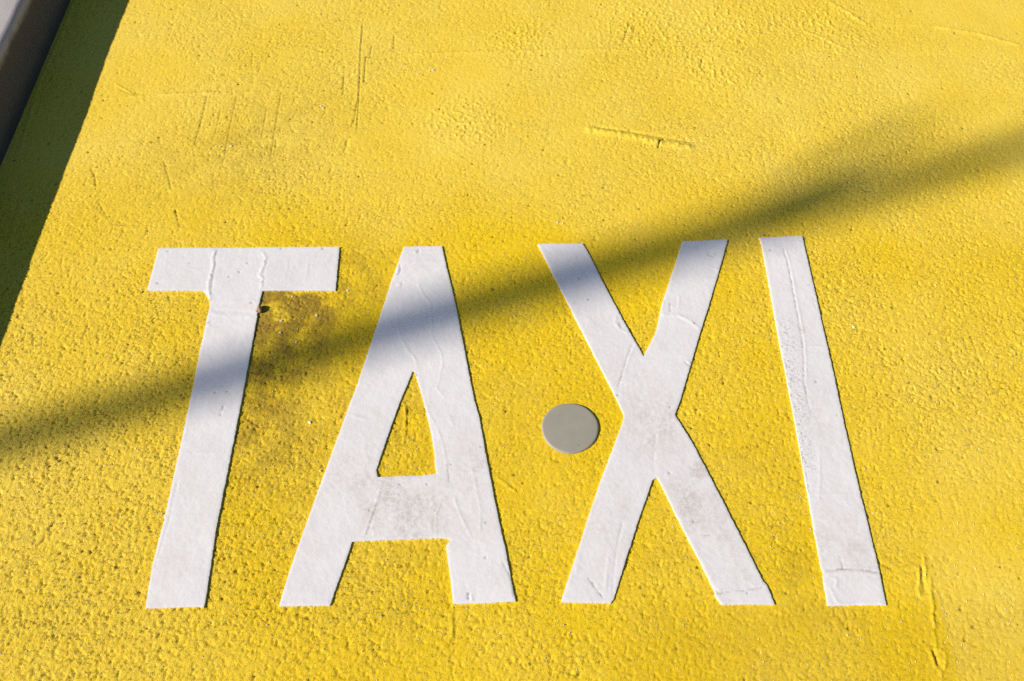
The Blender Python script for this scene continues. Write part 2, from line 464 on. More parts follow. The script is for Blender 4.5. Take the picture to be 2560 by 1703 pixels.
def ground_fields(x, y):
    und = undulation(x, y)
    rough = 0.62 + 0.22 * perlin(x, y, 4.0, 21) + 0.12 * perlin(x, y, 11.0, 22)
    rough += 0.32 * blob(x, y, 150, 1450, 0.42) + 0.25 * blob(x, y, 640, 1250, 0.25) + 0.22 * blob(x, y, 250, 900, 0.3)
    rough += 0.25 * blob(x, y, 700, 800, 0.12) + 0.2 * blob(x, y, 2200, 800, 0.25)
    rough -= 0.26 * blob(x, y, 1300, 220, 0.40) + 0.38 * blob(x, y, 2520, 60, 0.35) + 0.30 * blob(x, y, 2480, 1560, 0.22)
    rough -= 0.30 * blob(x, y, 120, 330, 0.30)
    rough = np.clip(rough, 0.16, 1.3)
    warp = 0.0028
    xw, yw = x + warp * perlin(x, y, 75, 31), y + warp * perlin(x, y, 75, 32)
    f1, f2, rid = worley(xw, yw, 0.0082, 41)
    gap = sstep(0.26, 0.02, f2 - f1)                       # between neighbouring stones
    gate = sstep(-0.02, 0.38, perlin(x, y, 85, 42) + 0.3 * perlin(x, y, 23, 43))
    g1, g2, gr = worley(xw, yw, 0.0046, 45)
    fine = sstep(0.4, 0.05, g2 - g1) * sstep(0.0, 0.4, perlin(x, y, 120, 46))
    z = rough * (-0.0026 * gap * gate - 0.0010 * fine + 0.00030 * (rid - 0.5) * (1 - gap) + 0.00022 * (gr - 0.5))
    z += rough * (0.00026 * perlin(xw, yw, 105, 51) + 0.00030 * perlin(x, y, 210, 52))
    z += 0.00024 * perlin(x, y, 340, 53) * (0.4 + rough)
    # single pinholes of uneven shape
    p1, p2, pr = worley(x + 0.0015 * perlin(x, y, 260, 62), y + 0.0015 * perlin(x, y, 260, 63), 0.040, 61)
    hole = (1 - sstep(0.02, 0.06, p1 * (0.6 + 1.1 * _h(np.floor(pr * 999), np.zeros_like(pr), 5)))) * (pr > 0.55)
    z -= 0.0022 * hole
    crack_shade = 0.85 * hole.astype(np.float32)  # the holes' dark depth is put into the colour too
    # brush drag across the newer coats of paint
    brush = sstep(0.55, 0.25, rough)
    z += 0.00014 * brush * perlin(x * 1.0 + 0.12 * y, y * 0.06, 420, 71)
    z = z + und
    z = z.astype(np.float32)
    for line, w, hh, k in GROUND_RELIEF:
        if hh < -0.7 and w < 2.9:      # a split in the coat: asphalt, dirt and its shade go into the colour
            relief(x, y, z, line, w * 0.85, hh, k)
            relief(x, y, crack_shade, line, w * 0.62, 1000 * min(1.0, -hh * 0.62), k, 0.5)
        else:
            relief(x, y, z, line, w, hh, k, 0.7 if hh > 1.2 and w < 3 else 0.4)
    # lumps of roller stipple beside the lap edges
    lump = sstep(0.15, 0.5, perlin(x, y, 120, 81))
    for px, py, r in ((1600, 60, 0.11), (1780, 190, 0.07), (1300, 100, 0.08), (1820, 60, 0.10), (2050, 60, 0.10), (1160, 300, 0.09)):
        z += (0.0019 * lump * blob(x, y, px, py, r)).astype(np.float32)
    stain = 0.95 * blob(x, y, 690, 765, 0.060) + 0.80 * blob(x, y, 760, 755, 0.075) + 0.6 * blob(x, y, 690, 860, 0.11)
    stain += 0.40 * blob(x, y, 640, 1010, 0.07) + 0.35 * blob(x, y, 640, 1120, 0.08) + 0.30 * blob(x, y, 930, 700, 0.07)
    stain += 0.22 * blob(x, y, 700, 320, 0.12) + 0.16 * blob(x, y, 1890, 1150, 0.06) + 0.18 * blob(x, y, 520, 420, 0.14)
    stain += 0.28 * blob(x, y, 870, 640, 0.05) + 0.2 * blob(x, y, 1990, 1440, 0.05)
    stain += 0.13 * blob(x, y, 800, 1100, 0.22) + 0.12 * blob(x, y, 1260, 1050, 0.16) + 0.14 * blob(x, y, 980, 1000, 0.10) + 0.12 * blob(x, y, 1000, 1430, 0.15) + 0.10 * blob(x, y, 1950, 1500, 0.25)
    stain *= np.clip(0.75 + 0.9 * perlin(x, y, 22, 91) + 0.5 * perlin(x, y, 60, 92), 0, 1.3)
    # the pale coat covers the far and right part, the deeper yellow lies round the letters
    pale = sstep(1.10, 1.45, y + 0.10 * perlin(x, y, 3.5, 95)) * 0.8
    xr = gp(2355, 1560)[0]
    yb = gp(1900, 1525)[1]
    patch = sstep(gp(1530, 1620)[0], gp(1600, 1620)[0], x + 0.02 * perlin(x, y, 14, 99)) * sstep(yb + 0.03, yb - 0.02, y + 0.02 * perlin(x, y, 12, 94))
    stain = stain + 0.13 * patch
    right = sstep(xr - 0.004, xr + 0.008, x) * sstep(0.60, 0.50, y)
    pale -= 0.5 * blob(x, y, 1000, 1150, 0.45) + 0.7 * patch * (1 - right)
    pale += 0.45 * right + 0.3 * blob(x, y, 1450, 1640, 0.07)
    pale += 0.7 * blob(x, y, 120, 1150, 0.42) + 0.5 * blob(x, y, 2480, 1050, 0.35) + 0.15 * perlin(x, y, 8, 96)
    speck = np.clip(0.10 + 1.0 * sstep(1.25, 0.6, y) + 0.35 * perlin(x, y, 9, 97), 0, 1)
    bare = np.clip(0.25 + 0.75 * (rough - 0.2) + 0.3 * perlin(x, y, 6, 98), 0.05, 1)
    return z, np.clip(stain, 0, 1), np.clip(pale, 0, 1), speck, np.clip(rough, 0, 1.2), bare, np.clip(crack_shade, 0, 1)


def axis(lo, a, b, hi, step):
    """even spacing from a to b, growing spacing out to lo and hi"""
    mid = np.arange(a, b, step)
    def grow(start, end):
        out, d, v = [], step, start
        while abs(end - v) > d * 1.5:
            d = min(d * 1.22, 0.06)
            v += math.copysign(d, end - start)
            out.append(v)
        return out + [end]
    left = grow(mid[0], lo)[::-1] if lo < a - 1e-6 else []
    right = grow(mid[-1], hi)
    return np.array(list(left) + list(mid) + right)


ax = axis(-1.20, -1.112, 1.30, 2.3, 0.0020)
ay = axis(-2.6, 0.33, 2.00, 4.4, 0.0020)
X, Y = np.meshgrid(ax, ay)
nx, ny = len(ax), len(ay)
xf, yf = X.ravel(), Y.ravel()
Z, STAIN, PALE, SPECK, ROUGH, BARE, CRACK_SHADE = ground_fields(xf, yf)
edge_drop = (X == ax[-1]) | (Y == ay[0]) | (Y == ay[-1])
Zg = Z.reshape(ny, nx).copy()
Zg[edge_drop] = -0.0135
idx = np.arange(nx * ny).reshape(ny, nx)
faces = np.stack([idx[:-1, :-1], idx[:-1, 1:], idx[1:, 1:], idx[1:, :-1]], -1).reshape(-1, 4)
me = mesh_np('taxi_bay_paving', np.stack([xf, yf, Zg.ravel()], -1), faces)
att = me.color_attributes.new('wear_shade', 'FLOAT_COLOR', 'POINT')
att.data.foreach_set('color', np.stack([STAIN, PALE, SPECK, np.ones_like(PALE)], -1).astype(np.float32).ravel())
att = me.color_attributes.new('coat', 'FLOAT_COLOR', 'POINT')
att.data.foreach_set('color', np.stack([ROUGH, BARE, CRACK_SHADE, np.ones_like(PALE)], -1).astype(np.float32).ravel())
bay = tag(link('painted_bay', me, M_YEL), kind='structure')


def ground_z(x, y):
    return float(ground_fields(np.array([x]), np.array([y]))[0][0])


# ---- kerb: a run of concrete kerbstones
kerb = bpy.data.objects.new('kerb', None)
COL.objects.link(kerb)
kerb.location = (KERB_X, 0, 0)
kerb.rotation_euler.z = KERB_TURN
tag(kerb, kind='structure')


def kerb_stone_mesh(length=1.398):
    prof = [(0.0, -0.10), (0.0, 0.0), (-0.006, 0.035), (-0.013, 0.075), (-0.0165, 0.098)]
    r, cx, cz = 0.017, -0.0345, KERB_H - 0.017
    prof += [(cx + r * math.cos(math.radians(t)), cz + r * math.sin(math.radians(t))) for t in (8, 25, 42, 60, 78, 90)]
    prof += [(-0.09, KERB_H), (-0.140, KERB_H - 0.001), (-0.148, KERB_H - 0.008), (-0.148, -0.10)]
    # dense enough for chips along the arris
    ys = [0, 0.003, 0.008] + list(np.linspace(0.02, length - 0.02, 100)) + [length - 0.008, length - 0.003, length]
    v, f = [], []
    for yy in ys:
        e = min(yy, length - yy)
        s = 0.003 * max(0, 1 - e / 0.008)
        for k, (a, c) in enumerate(prof):
            w = 0.0003 * math.sin(yy * 37 + k) * math.sin(yy * 91) if 3 < k < 12 else 0
            v.append((a - s - w if a > -0.1 else a + s, yy, c - (s if c > 0 else 0) - w))
    m = len(prof)
    for j in range(len(ys) - 1):
        for k in range(m - 1):
            q = j * m + k
            f.append((q, q + m, q + m + 1, q + 1))
    me = bpy.data.meshes.new('kerb_stone')
    me.from_pydata(v, [], f + [tuple(range(m)), tuple(range(len(v) - 1, len(v) - m - 1, -1))])
    bm = bmesh.new()
    bm.from_mesh(me)
    bmesh.ops.recalc_face_normals(bm, faces=bm.faces)
    for fc in bm.faces:
        fc.smooth = len(fc.verts) == 4
    bm.to_mesh(me)
    bm.free()
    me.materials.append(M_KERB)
    return me


ks = kerb_stone_mesh()
for k in range(-3, 4):
    o = bpy.data.objects.new('kerb_stone', ks)
    COL.objects.link(o)
    o.parent = kerb
    o.location = (0, 0.74 + k * 1.40, 0)

# ------------------------------------------------------------------ the letters
TH = 0.0040            # thickness of the marking
ZL = 0.0031

T_BAR = [(396.3, 620.2), (470, 619), (560, 619.6), (660, 618), (848.4, 617.8), (838.8, 726), (656, 726.8), (508.8, 726.8), (368, 726)]
T_STEM = [(656, 726.8), (652, 740), (648, 758), (641.3, 779), (644, 782), (642.5, 792), (624, 890), (603.8, 1000), (568.6, 1178.6), (540, 1321), (514, 1497), (509, 1518.5),
          (496, 1517), (440, 1518.5), (363.2, 1520.7), (377.5, 1432), (381, 1411), (411.4, 1296), (408, 1290), (414, 1284), (431, 1207), (475.5, 1000), (511.4, 818.4), (525, 764), (523, 748), (508.8, 726.8)]
A_LEFT = [(1010.5, 617.5), (1057, 616.2), (1031.4, 927.7), (1018, 960.4), (1001, 1000), (974, 1075), (940, 1175), (944, 1193), (905, 1352.3),
          (879.3, 1353.6), (872, 1378), (824, 1514), (760, 1514), (697, 1515.5), (725.7, 1421), (797, 1221), (878.2, 1000), (894.8, 957.7), (896, 950), (940, 821), (975, 714), (978, 704), (991, 671), (995, 660)]
A_RIGHT = [(1057, 616.2), (1104.3, 615.6), (1110, 640), (1140, 767.5), (1185.2, 1000), (1196, 1035), (1198, 1041), (1217, 1150), (1238.6, 1264), (1263.6, 1375), (1276, 1440), (1288.6, 1504),
           (1200, 1508), (1133.2, 1510), (1124, 1430), (1115.4, 1364), (1126, 1351), (1127, 1348.5), (1111.8, 1344.6), (1090, 1184), (1086.8, 1150), (1088, 1146), (1078, 1082), (1057.5, 1000), (1044.8, 955), (1036.8, 929.5), (1031.4, 927.7)]
A_BAR = [(944, 1193), (1003, 1189), (1046, 1188.5), (1090, 1184), (1111.8, 1344.6), (1040, 1347), (905, 1352.3)]
X_LONG = [(1707, 603.3), (1760, 601.5), (1819, 598.8), (1810, 633.6), (1772.7, 762), (1748.6, 837), (1724.5, 917.5), (1700.4, 1000), (1687, 1035.5),
          (1641, 1193.8), (1630.8, 1200), (1610, 1262), (1601, 1287), (1564, 1398), (1534.6, 1498), (1527, 1508), (1460, 1507), (1403.2, 1506), (1405.8, 1493), (1497.6, 1213), (1556.8, 1056), (1559.7, 1035.5), (1609.3, 890.7), (1640, 830), (1655, 760)]
X_UPPER = [(1344.6, 611.3), (1362, 610), (1456.6, 609.5), (1468, 628), (1520, 730), (1560, 805), (1609.3, 890.7), (1559.7, 1035.5), (1537, 988), (1446, 810)]
X_LOWER = [(1687, 1035.5), (1730.6, 1105.8), (1808.3, 1253.8), (1908, 1453.5), (1788, 1481), (1756.5, 1416.5), (1690, 1287), (1647.4, 1200), (1641, 1193.8)]
X_FOOT = [(1908, 1453.5), (1917, 1462), (1937, 1511.6), (1870, 1511), (1804.6, 1511.6), (1787, 1488.7), (1788, 1481)]
I_LONG = [(1896.7, 595), (1930, 594), (1971.6, 590.6), (2005.7, 589.7), (2019.4, 652.5), (2051.3, 789.6), (2083.2, 926.7), (2110.6, 1060), (2155.3, 1252.7), (2175.8, 1334.7), (2197, 1421),
          (2058.5, 1433), (2053, 1421), (2038.4, 1339), (2017.9, 1224), (1989, 1060), (1939.7, 805.5), (1911, 649), (1901.5, 599)]
I_FOOT = [(2197, 1421), (2216, 1513), (2140, 1513), (2071, 1514.4), (2056.8, 1439), (2058.5, 1433)]

LETTER_RELIEF = {
    'T': [(340, 580, 3.7333, [(745, 160), (712, 240), (722, 310), (700, 400), (680, 470), (675, 545), (700, 600), (690, 670)], 3.2, 1.3),
          (340, 580, 3.7333, [(765, 150), (732, 240), (742, 310), (720, 400), (704, 545)], 2.0, -0.7),
          (340, 580, 3.7333, [(1120, 185), (1185, 195), (1215, 245), (1170, 370), (1150, 400), (1185, 440), (1165, 545)], 3.2, 1.2),
          (340, 580, 3.7333, [(1240, 230), (1195, 370), (1200, 440), (1192, 520)], 2.0, -0.5),
          (340, 580, 3.7333, [(290, 190), (275, 330)], 1.6, 0.3), (340, 580, 3.7333, [(845, 190), (820, 290)], 1.6, 0.3),
          (340, 580, 3.7333, [(1425, 220), (1385, 520)], 1.8, 0.35), (340, 580, 3.7333, [(1625, 180), (1575, 480)], 1.8, 0.4),
          (340, 580, 3.7333, [(700, 655), (1130, 640)], 4.0, 0.5), (340, 580, 3.7333, [(690, 760), (900, 785), (1110, 795)], 4.0, 0.7),
          (340, 580, 3.7333, [(690, 730), (1110, 755)], 3.0, -0.4), (340, 580, 3.7333, [(700, 560), (695, 660)], 1.6, -0.9),
          (340, 580, 3.7333, [(650, 865), (680, 845), (715, 832)], 1.6, -1.2), (340, 580, 3.7333, [(660, 885), (690, 868)], 3.5, 0.9),
          (340, 1000, 2.8, [(612, 40), (600, 80), (590, 118)], 1.5, -1.0), (340, 1000, 2.8, [(300, 540), (225, 870), (118, 1215)], 1.6, -0.6),
          (340, 1000, 2.8, [(310, 375), (640, 365)], 2.5, 0.25)],
    'A': [(860, 580, 3.7333, [(690, 430), (705, 510), (745, 595), (800, 655), (815, 790), (820, 900), (810, 960), (870, 1060), (905, 1130), (920, 1220), (900, 1330), (865, 1460), (930, 1530), (960, 1600)], 2.0, 0.65),
          (860, 580, 3.7333, [(490, 740), (505, 900), (540, 1010), (600, 1110), (660, 1180), (690, 1280)], 2.0, 0.6),
          (860, 580, 3.7333, [(800, 1180), (805, 1240), (830, 1265), (835, 1200)], 1.8, 0.6), (860, 580, 3.7333, [(760, 690), (760, 860)], 2, 0.35),
          (860, 580, 3.7333, [(545, 285), (700, 275), (860, 285)], 4.5, 0.6), (860, 580, 3.7333, [(560, 165), (900, 160)], 3, -0.5),
          (860, 580, 3.7333, [(690, 165), (700, 185), (680, 200)], 2.2, -1.4), (860, 580, 3.7333, [(655, 185), (675, 205)], 3, 0.8),
          (860, 580, 3.7333, [(525, 300), (525, 345), (515, 390), (490, 400)], 1.6, -1.3), (860, 580, 3.7333, [(510, 320), (505, 380)], 3.5, 1.0),
          (860, 580, 3.7333, [(540, 460), (545, 490), (520, 520)], 1.5, -1.0), (860, 580, 3.7333, [(510, 480), (510, 500)], 5.5, 1.1),
          (860, 580, 3.7333, [(675, 1310), (685, 1385)], 1.6, -1.0),
          (860, 1000, 2.8, [(272, 560), (235, 690), (190, 830), (135, 970)], 2.4, 0.8), (860, 1000, 2.8, [(240, 700), (205, 800), (145, 970)], 1.7, -0.8),
          (860, 1000, 2.8, [(200, 860), (205, 960)], 2, 0.5),
          (860, 1000, 2.8, [(575, 60), (650, 190), (690, 300), (720, 450), (735, 575)], 2.0, 0.55), (860, 1000, 2.8, [(720, 440), (738, 580)], 1.7, -0.7),
          (860, 1000, 2.8, [(770, 670), (800, 770), (840, 860), (905, 985)], 2.0, 0.7), (860, 1000, 2.8, [(690, 690), (645, 790), (640, 880), (648, 945)], 2.0, 0.6),
          (860, 1000, 2.8, [(890, 450), (930, 640), (955, 780), (950, 950)], 2.2, 0.55), (860, 1000, 2.8, [(20, 95), (170, 140)], 2.5, 0.5),
          (860, 1000, 2.8, [(740, 110), (770, 190)], 2, 0.5), (860, 1000, 2.8, [(575, 580), (585, 600)], 2.0, -1.3),
          (860, 1000, 2.8, [(868, 1350), (872, 1400)], 2.4, -2.0), (860, 1000, 2.8, [(890, 1355), (895, 1405)], 2.8, 1.3),
          (860, 1000, 2.8, [(820, 500), (870, 508)], 1.8, 0.8), (860, 1000, 2.8, [(1105, 1130), (1175, 1260), (1190, 1380)], 1.6, -0.9),
          (860, 1000, 2.8, [(380, 585), (405, 600)], 2.2, -0.8), (860, 1000, 2.8, [(620, 560), (605, 950)], 3, 0.3)],
    'X': [(1320, 580, 3.7333, [(990, 1030), (930, 1160), (880, 1320), (838, 1460)], 1.8, -1.0), (1320, 580, 3.7333, [(1005, 1035), (945, 1165), (895, 1325)], 2.6, 0.5),
          (1320, 580, 3.7333, [(822, 765), (815, 850), (860, 915), (940, 945)], 2.0, 0.8), (1320, 580, 3.7333, [(850, 830), (870, 900)], 2.0, -0.7),
          (1320, 580, 3.7333, [(1235, 770), (1400, 780), (1470, 805), (1540, 850), (1615, 912)], 3.6, 1.1), (1320, 580, 3.7333, [(1265, 640), (1250, 735)], 2.2, 0.8),
          (1320, 580, 3.7333, [(1415, 600), (1400, 720)], 2.0, 0.7), (1320, 580, 3.7333, [(1320, 660), (1330, 750)], 2.4, -0.7), (1320, 580, 3.7333, [(1515, 950), (1595, 975)], 1.6, -0.6),
          (1320, 580, 3.7333, [(1690, 175), (1680, 215), (1740, 232)], 1.8, -1.0), (1320, 580, 3.7333, [(1740, 180), (1750, 225)], 1.8, -0.7), (1320, 580, 3.7333, [(1680, 320), (1790, 362)], 2.2, 0.7),
          (1320, 580, 3.7333, [(1455, 1205), (1515, 1255)], 2.2, -1.1), (1320, 580, 3.7333, [(1470, 1195), (1520, 1235)], 2.2, 0.9), (1320, 580, 3.7333, [(150, 130), (175, 175), (235, 200)], 1.5, -0.6),
          (1320, 980, 2.7031, [(870, 270), (850, 440), (855, 560)], 2.2, -0.5), (1320, 980, 2.7031, [(645, 850), (600, 1060), (580, 1210), (575, 1410)], 1.8, -0.6),
          (1320, 980, 2.7031, [(400, 1250), (460, 1330), (515, 1400)], 1.7, -1.2), (1320, 980, 2.7031, [(545, 1110), (520, 1370)], 2.2, 0.6), (1320, 980, 2.7031, [(345, 1120), (320, 1240)], 2.5, 0.4),
          (1320, 980, 2.7031, [(1262, 1352), (1400, 1345), (1460, 1330), (1520, 1312), (1600, 1300)], 2.0, 1.1), (1320, 980, 2.7031, [(1265, 1366), (1450, 1345), (1600, 1318)], 2.0, -0.8),
          (1320, 980, 2.7031, [(1220, 1300), (1290, 1360)], 2.2, -0.8), (1320, 980, 2.7031, [(1190, 970), (1240, 965)], 1.8, -0.7), (1320, 980, 2.7031, [(960, 620), (1010, 615)], 1.8, -0.6)],
    'I': [(1860, 560, 3.136, [(292, 140), (320, 240), (348, 330), (380, 500), (420, 720), (455, 900), (470, 1080), (470, 1250), (500, 1380), (535, 1530)], 1.6, -1.0),
          (1860, 560, 3.136, [(310, 150), (365, 330), (438, 720), (475, 900), (488, 1080), (490, 1250)], 2.4, 0.6),
          (1860, 560, 3.136, [(300, 962), (450, 968), (560, 958), (650, 968)], 2.0, 0.7), (1860, 560, 3.136, [(125, 132), (300, 135), (465, 145)], 1.8, 0.7), (1860, 560, 3.136, [(150, 207), (290, 207)], 1.8, -0.4),
          (1860, 560, 3.136, [(540, 560), (560, 660)], 1.6, -0.6), (1860, 560, 3.136, [(325, 1040), (335, 1120), (340, 1200)], 1.6, -0.8),
          (1860, 1060, 2.4386, [(462, 170), (465, 300), (458, 480)], 2.4, 0.6), (1860, 1060, 2.4386, [(345, 150), (378, 300), (402, 425)], 1.6, -0.8), (1860, 1060, 2.4386, [(400, 424), (470, 428), (640, 430)], 2, 0.4),
          (1860, 1060, 2.4386, [(480, 905), (520, 893), (640, 884), (740, 892), (830, 908)], 1.8, -1.0), (1860, 1060, 2.4386, [(482, 918), (640, 899), (830, 922)], 2.6, 0.8),
          (1860, 1060, 2.4386, [(583, 800), (605, 892)], 2.0, -0.8), (1860, 1060, 2.4386, [(500, 930), (570, 945), (560, 1000)], 2.2, 0.8), (1860, 1060, 2.4386, [(520, 990), (575, 1095)], 2.2, 0.8),
          (1860, 1060, 2.4386, [(510, 1105), (700, 1095), (780, 1085), (860, 1095)], 1.8, 0.6)],
}
LETTER_PITS = {
    'T': [(340, 580, 3.7333, p) for p in ((300, 178), (500, 292), (705, 400), (1212, 272), (1186, 466), (1078, 660), (870, 420), (1355, 155), (1745, 158), (205, 478), (1040, 290), (965, 375), (740, 1500), (850, 1490))],
    'A': [(860, 1000, 2.8, p) for p in ((180, 770), (640, 770), (750, 450), (990, 860), (960, 330), (990, 1105))],
    'X': [(1320, 980, 2.7031, p) for p in ((1118, 875), (955, 547), (960, 100), (1480, 1360))] + [(1320, 580, 3.7333, p) for p in ((480, 435), (565, 630), (835, 1520), (1555, 850))],
    'I': [(1860, 560, 3.136, p) for p in ((565, 1235), (205, 208), (510, 480), (730, 1500))],
}
LETTER_SMUDGE = {
    'T': [(420, 1180, 0.05, 0.25), (440, 1400, 0.06, 0.25), (520, 850, 0.04, 0.3)],
    'A': [(1000, 1240, 0.055, 0.95), (1035, 1290, 0.05, 0.6), (900, 1180, 0.06, 0.6), (1210, 1120, 0.06, 0.45), (1180, 1230, 0.07, 0.35), (1000, 1330, 0.06, 0.4)],
    'X': [(1742, 1235, 0.045, 1.0), (1753, 1170, 0.018, 1.0), (1650, 1040, 0.04, 0.8), (1760, 1320, 0.05, 0.6), (1610, 1090, 0.06, 0.5), (1510, 1310, 0.07, 0.4), (1560, 950, 0.05, 0.4), (1870, 1420, 0.05, 0.5)],
    'I': [(2006, 822, 0.008, 1.6), (2070, 1330, 0.06, 0.5), (2020, 1020, 0.05, 0.35), (2130, 1400, 0.05, 0.4)],
}


def letter_fields(key, x, y, dist):
    z = undulation(x, y) + ZL
    z = z + 0.00016 * perlin(x, y, 55, 101) + 0.00014 * perlin(x, y, 130, 102) + 0.00008 * perlin(x, y, 260, 103) + 0.0003 * perlin(x, y, 16, 104)
    z = z.astype(np.float32)
    crack_shade, pock = np.zeros_like(z), np.zeros_like(z)
    for a, b, s, p, w, hh in LETTER_RELIEF[key]:
        if hh < -0.65:
            relief(x, y, crack_shade, cr(a, b, s, p, ZL), w * 0.55, 620 * -hh, 'ridge', 0.8, 107)
        relief(x, y, z, cr(a, b, s, p, ZL), w * 0.9, hh * 0.62, 'ridge', 0.5, 105)
    for a, b, s, p in LETTER_PITS[key]:
        crack_shade += 0.9 * blob(x, y, a + p[0] / s, b + p[1] / s, 0.0016 + 0.0008 * ((p[0] * 7) % 10) / 10, ZL).astype(np.float32)  # pit shade as a dark dot in the colour
        z -= 0.0012 * blob(x, y, a + p[0] / s, b + p[1] / s, 0.0015 + 0.0011 * ((p[0] * 7) % 10) / 10, ZL).astype(np.float32)
    if key == 'I':   # pocked strip along the near side of its long seam
        c = cr(1860, 560, 3.136, [(330, 800), (365, 1100), (420, 1568), (470, 1900)], ZL)
        sel, d, side, run = near_line(x, y, c, 0.06)
        k = np.exp(-(d / 0.022) ** 2) if len(sel) else 0
        if len(sel):
            pock[sel] = k
            z[sel] += (k * 0.0003 * perlin(x[sel], y[sel], 170, 111)).astype(np.float32)
    z -= (0.0004 * np.exp(-dist / 0.0008)).astype(np.float32)
    sm = np.zeros_like(x)
    for px, py, r, a in LETTER_SMUDGE[key]:
        sm += a * blob(x, y, px, py, r, ZL)
    return z, np.clip(sm * np.clip(0.8 + 0.8 * perlin(x, y, 28, 113), 0, 1.4), 0, 1), np.clip(crack_shade, 0, 1), np.clip(pock, 0, 1)


def edge_jitter(x, y):
    s = 0.00030
    return (x + s * perlin(x, y, 75, 121) + 0.0007 * perlin(x, y, 230, 122) + 0.0005 * perlin(x, y, 16, 125),
            y + s * perlin(x, y, 75, 123) + 0.0007 * perlin(x, y, 230, 124) + 0.0005 * perlin(x, y, 16, 126))


def resample(poly, step):
    out = []
    for k, a in enumerate(poly):
        b = poly[(k + 1) % len(poly)]
        L = math.hypot(b[0] - a[0], b[1] - a[1])
        m = max(1, int(round(L / step)))
        # walk each edge in one fixed sense, so that neighbours share its points exactly
        flip = b < a
        p, q = (b, a) if flip else (a, b)
        pts = [(p[0] + (q[0] - p[0]) * i / m, p[1] + (q[1] - p[1]) * i / m) for i in range(m + 1)]
        if flip:
            pts = pts[::-1]
        out += pts[:-1]
    return out


def inside(poly, x, y):
    r = np.zeros(x.shape, bool)
    for k in range(len(poly)):
        (x1, y1), (x2, y2) = poly[k], poly[(k + 1) % len(poly)]
        c = ((y1 > y) != (y2 > y)) & (x < (x2 - x1) * (y - y1) / (y2 - y1 + 1e-15) + x1)
        r ^= c
    return r


def letter_part(name, key, poly_px, outer_edges, parent):
    poly = [gp(a, b, ZL) for a, b in poly_px]
    step = 0.0022
    ring = resample(poly, step)
    P = np.array(poly)
    gx, gy = np.meshgrid(np.arange(P[:, 0].min(), P[:, 0].max(), step), np.arange(P[:, 1].min(), P[:, 1].max(), step))
    gx = gx.ravel() + rng.uniform(-0.0004, 0.0004, gx.size)
    gy = gy.ravel() + rng.uniform(-0.0004, 0.0004, gy.size)
    ok = inside(poly, gx, gy)
    gx, gy = gx[ok], gy[ok]
    d = np.full(len(gx), 9.0)
    for k in range(len(poly)):
        s, dd, _, _ = near_line(gx, gy, [poly[k], poly[(k + 1) % len(poly)]], 0.02)
        if len(s):
            d[s] = np.minimum(d[s], dd)
    gx, gy = gx[d > 0.0011], gy[d > 0.0011]
    # a second ring just inside the edge carries the rounded arris
    co = [Vector(p) for p in ring] + [Vector((a, b)) for a, b in zip(gx.tolist(), gy.tolist())]
    n = len(ring)
    vo, eo, fo, ov, oe, of = delaunay_2d_cdt(co, [(i, (i + 1) % n) for i in range(n)], [list(range(n))], 1, 1e-7)
    V = np.array([(v.x, v.y) for v in vo])
    d = np.full(len(V), 9.0)
    for a, b in outer_edges:
        s, dd, _, _ = near_line(V[:, 0], V[:, 1], [a, b], 0.012)
        if len(s):
            d[s] = np.minimum(d[s], dd)
    z, sm, ck, pk = letter_fields(key, V[:, 0], V[:, 1], d)
    jx, jy = edge_jitter(V[:, 0], V[:, 1])
    tri = np.array([list(f) for f in fo if len(f) == 3])
    p0, p1, p2 = (np.stack([jx[tri[:, i]], jy[tri[:, i]]], -1) for i in range(3))
    area = (p1[:, 0] - p0[:, 0]) * (p2[:, 1] - p0[:, 1]) - (p1[:, 1] - p0[:, 1]) * (p2[:, 0] - p0[:, 0])
    tri[area < 0] = tri[area < 0][:, ::-1]
    # boundary walls down into the road surface
    e = np.concatenate([tri[:, [0, 1]], tri[:, [1, 2]], tri[:, [2, 0]]])
    keyset = {(int(a), int(b)) for a, b in e}
    rim = [(a, b) for a, b in keyset if (b, a) not in keyset]
    top, low = {}, {}
    verts = [(float(a), float(b), float(c)) for a, b, c in zip(jx, jy, z)]
    walls = []
    for a, b in rim:
        mid = (V[a] + V[b]) / 2
        if min(d[a], d[b]) > 1e-5 or max(d[a], d[b]) > 2e-3:       # joint with a neighbouring strip: no wall
            continue
        for q in (a, b):
            if q not in low:
                top[q] = len(verts)
                verts.append(verts[q])
                low[q] = len(verts)
                verts.append((verts[q][0], verts[q][1], verts[q][2] - 0.0085))
        walls += [(top[b], top[a], low[a]), (top[b], low[a], low[b])]
    F = np.concatenate([tri, np.array(walls)])
    ox, oy, oz = parent.location
    VV = np.array(verts) - np.array([ox, oy, oz])
    me = mesh_np(name, VV, F)
    at = me.attributes.new('sharp_face', 'BOOLEAN', 'FACE') if 'sharp_face' not in me.attributes else me.attributes['sharp_face']
    flag = np.zeros(len(F), bool)
    flag[len(tri):] = True
    at.data.foreach_set('value', flag)
    w = np.zeros((len(verts), 4), np.float32)
    w[:len(sm), 0], w[:len(sm), 1], w[:len(sm), 2] = sm, ck, pk
    w[:, 3] = 1
    ca = me.color_attributes.new('wear_shade', 'FLOAT_COLOR', 'POINT')
    ca.data.foreach_set('color', w.ravel())
    return link(name, me, M_WHITE, parent)


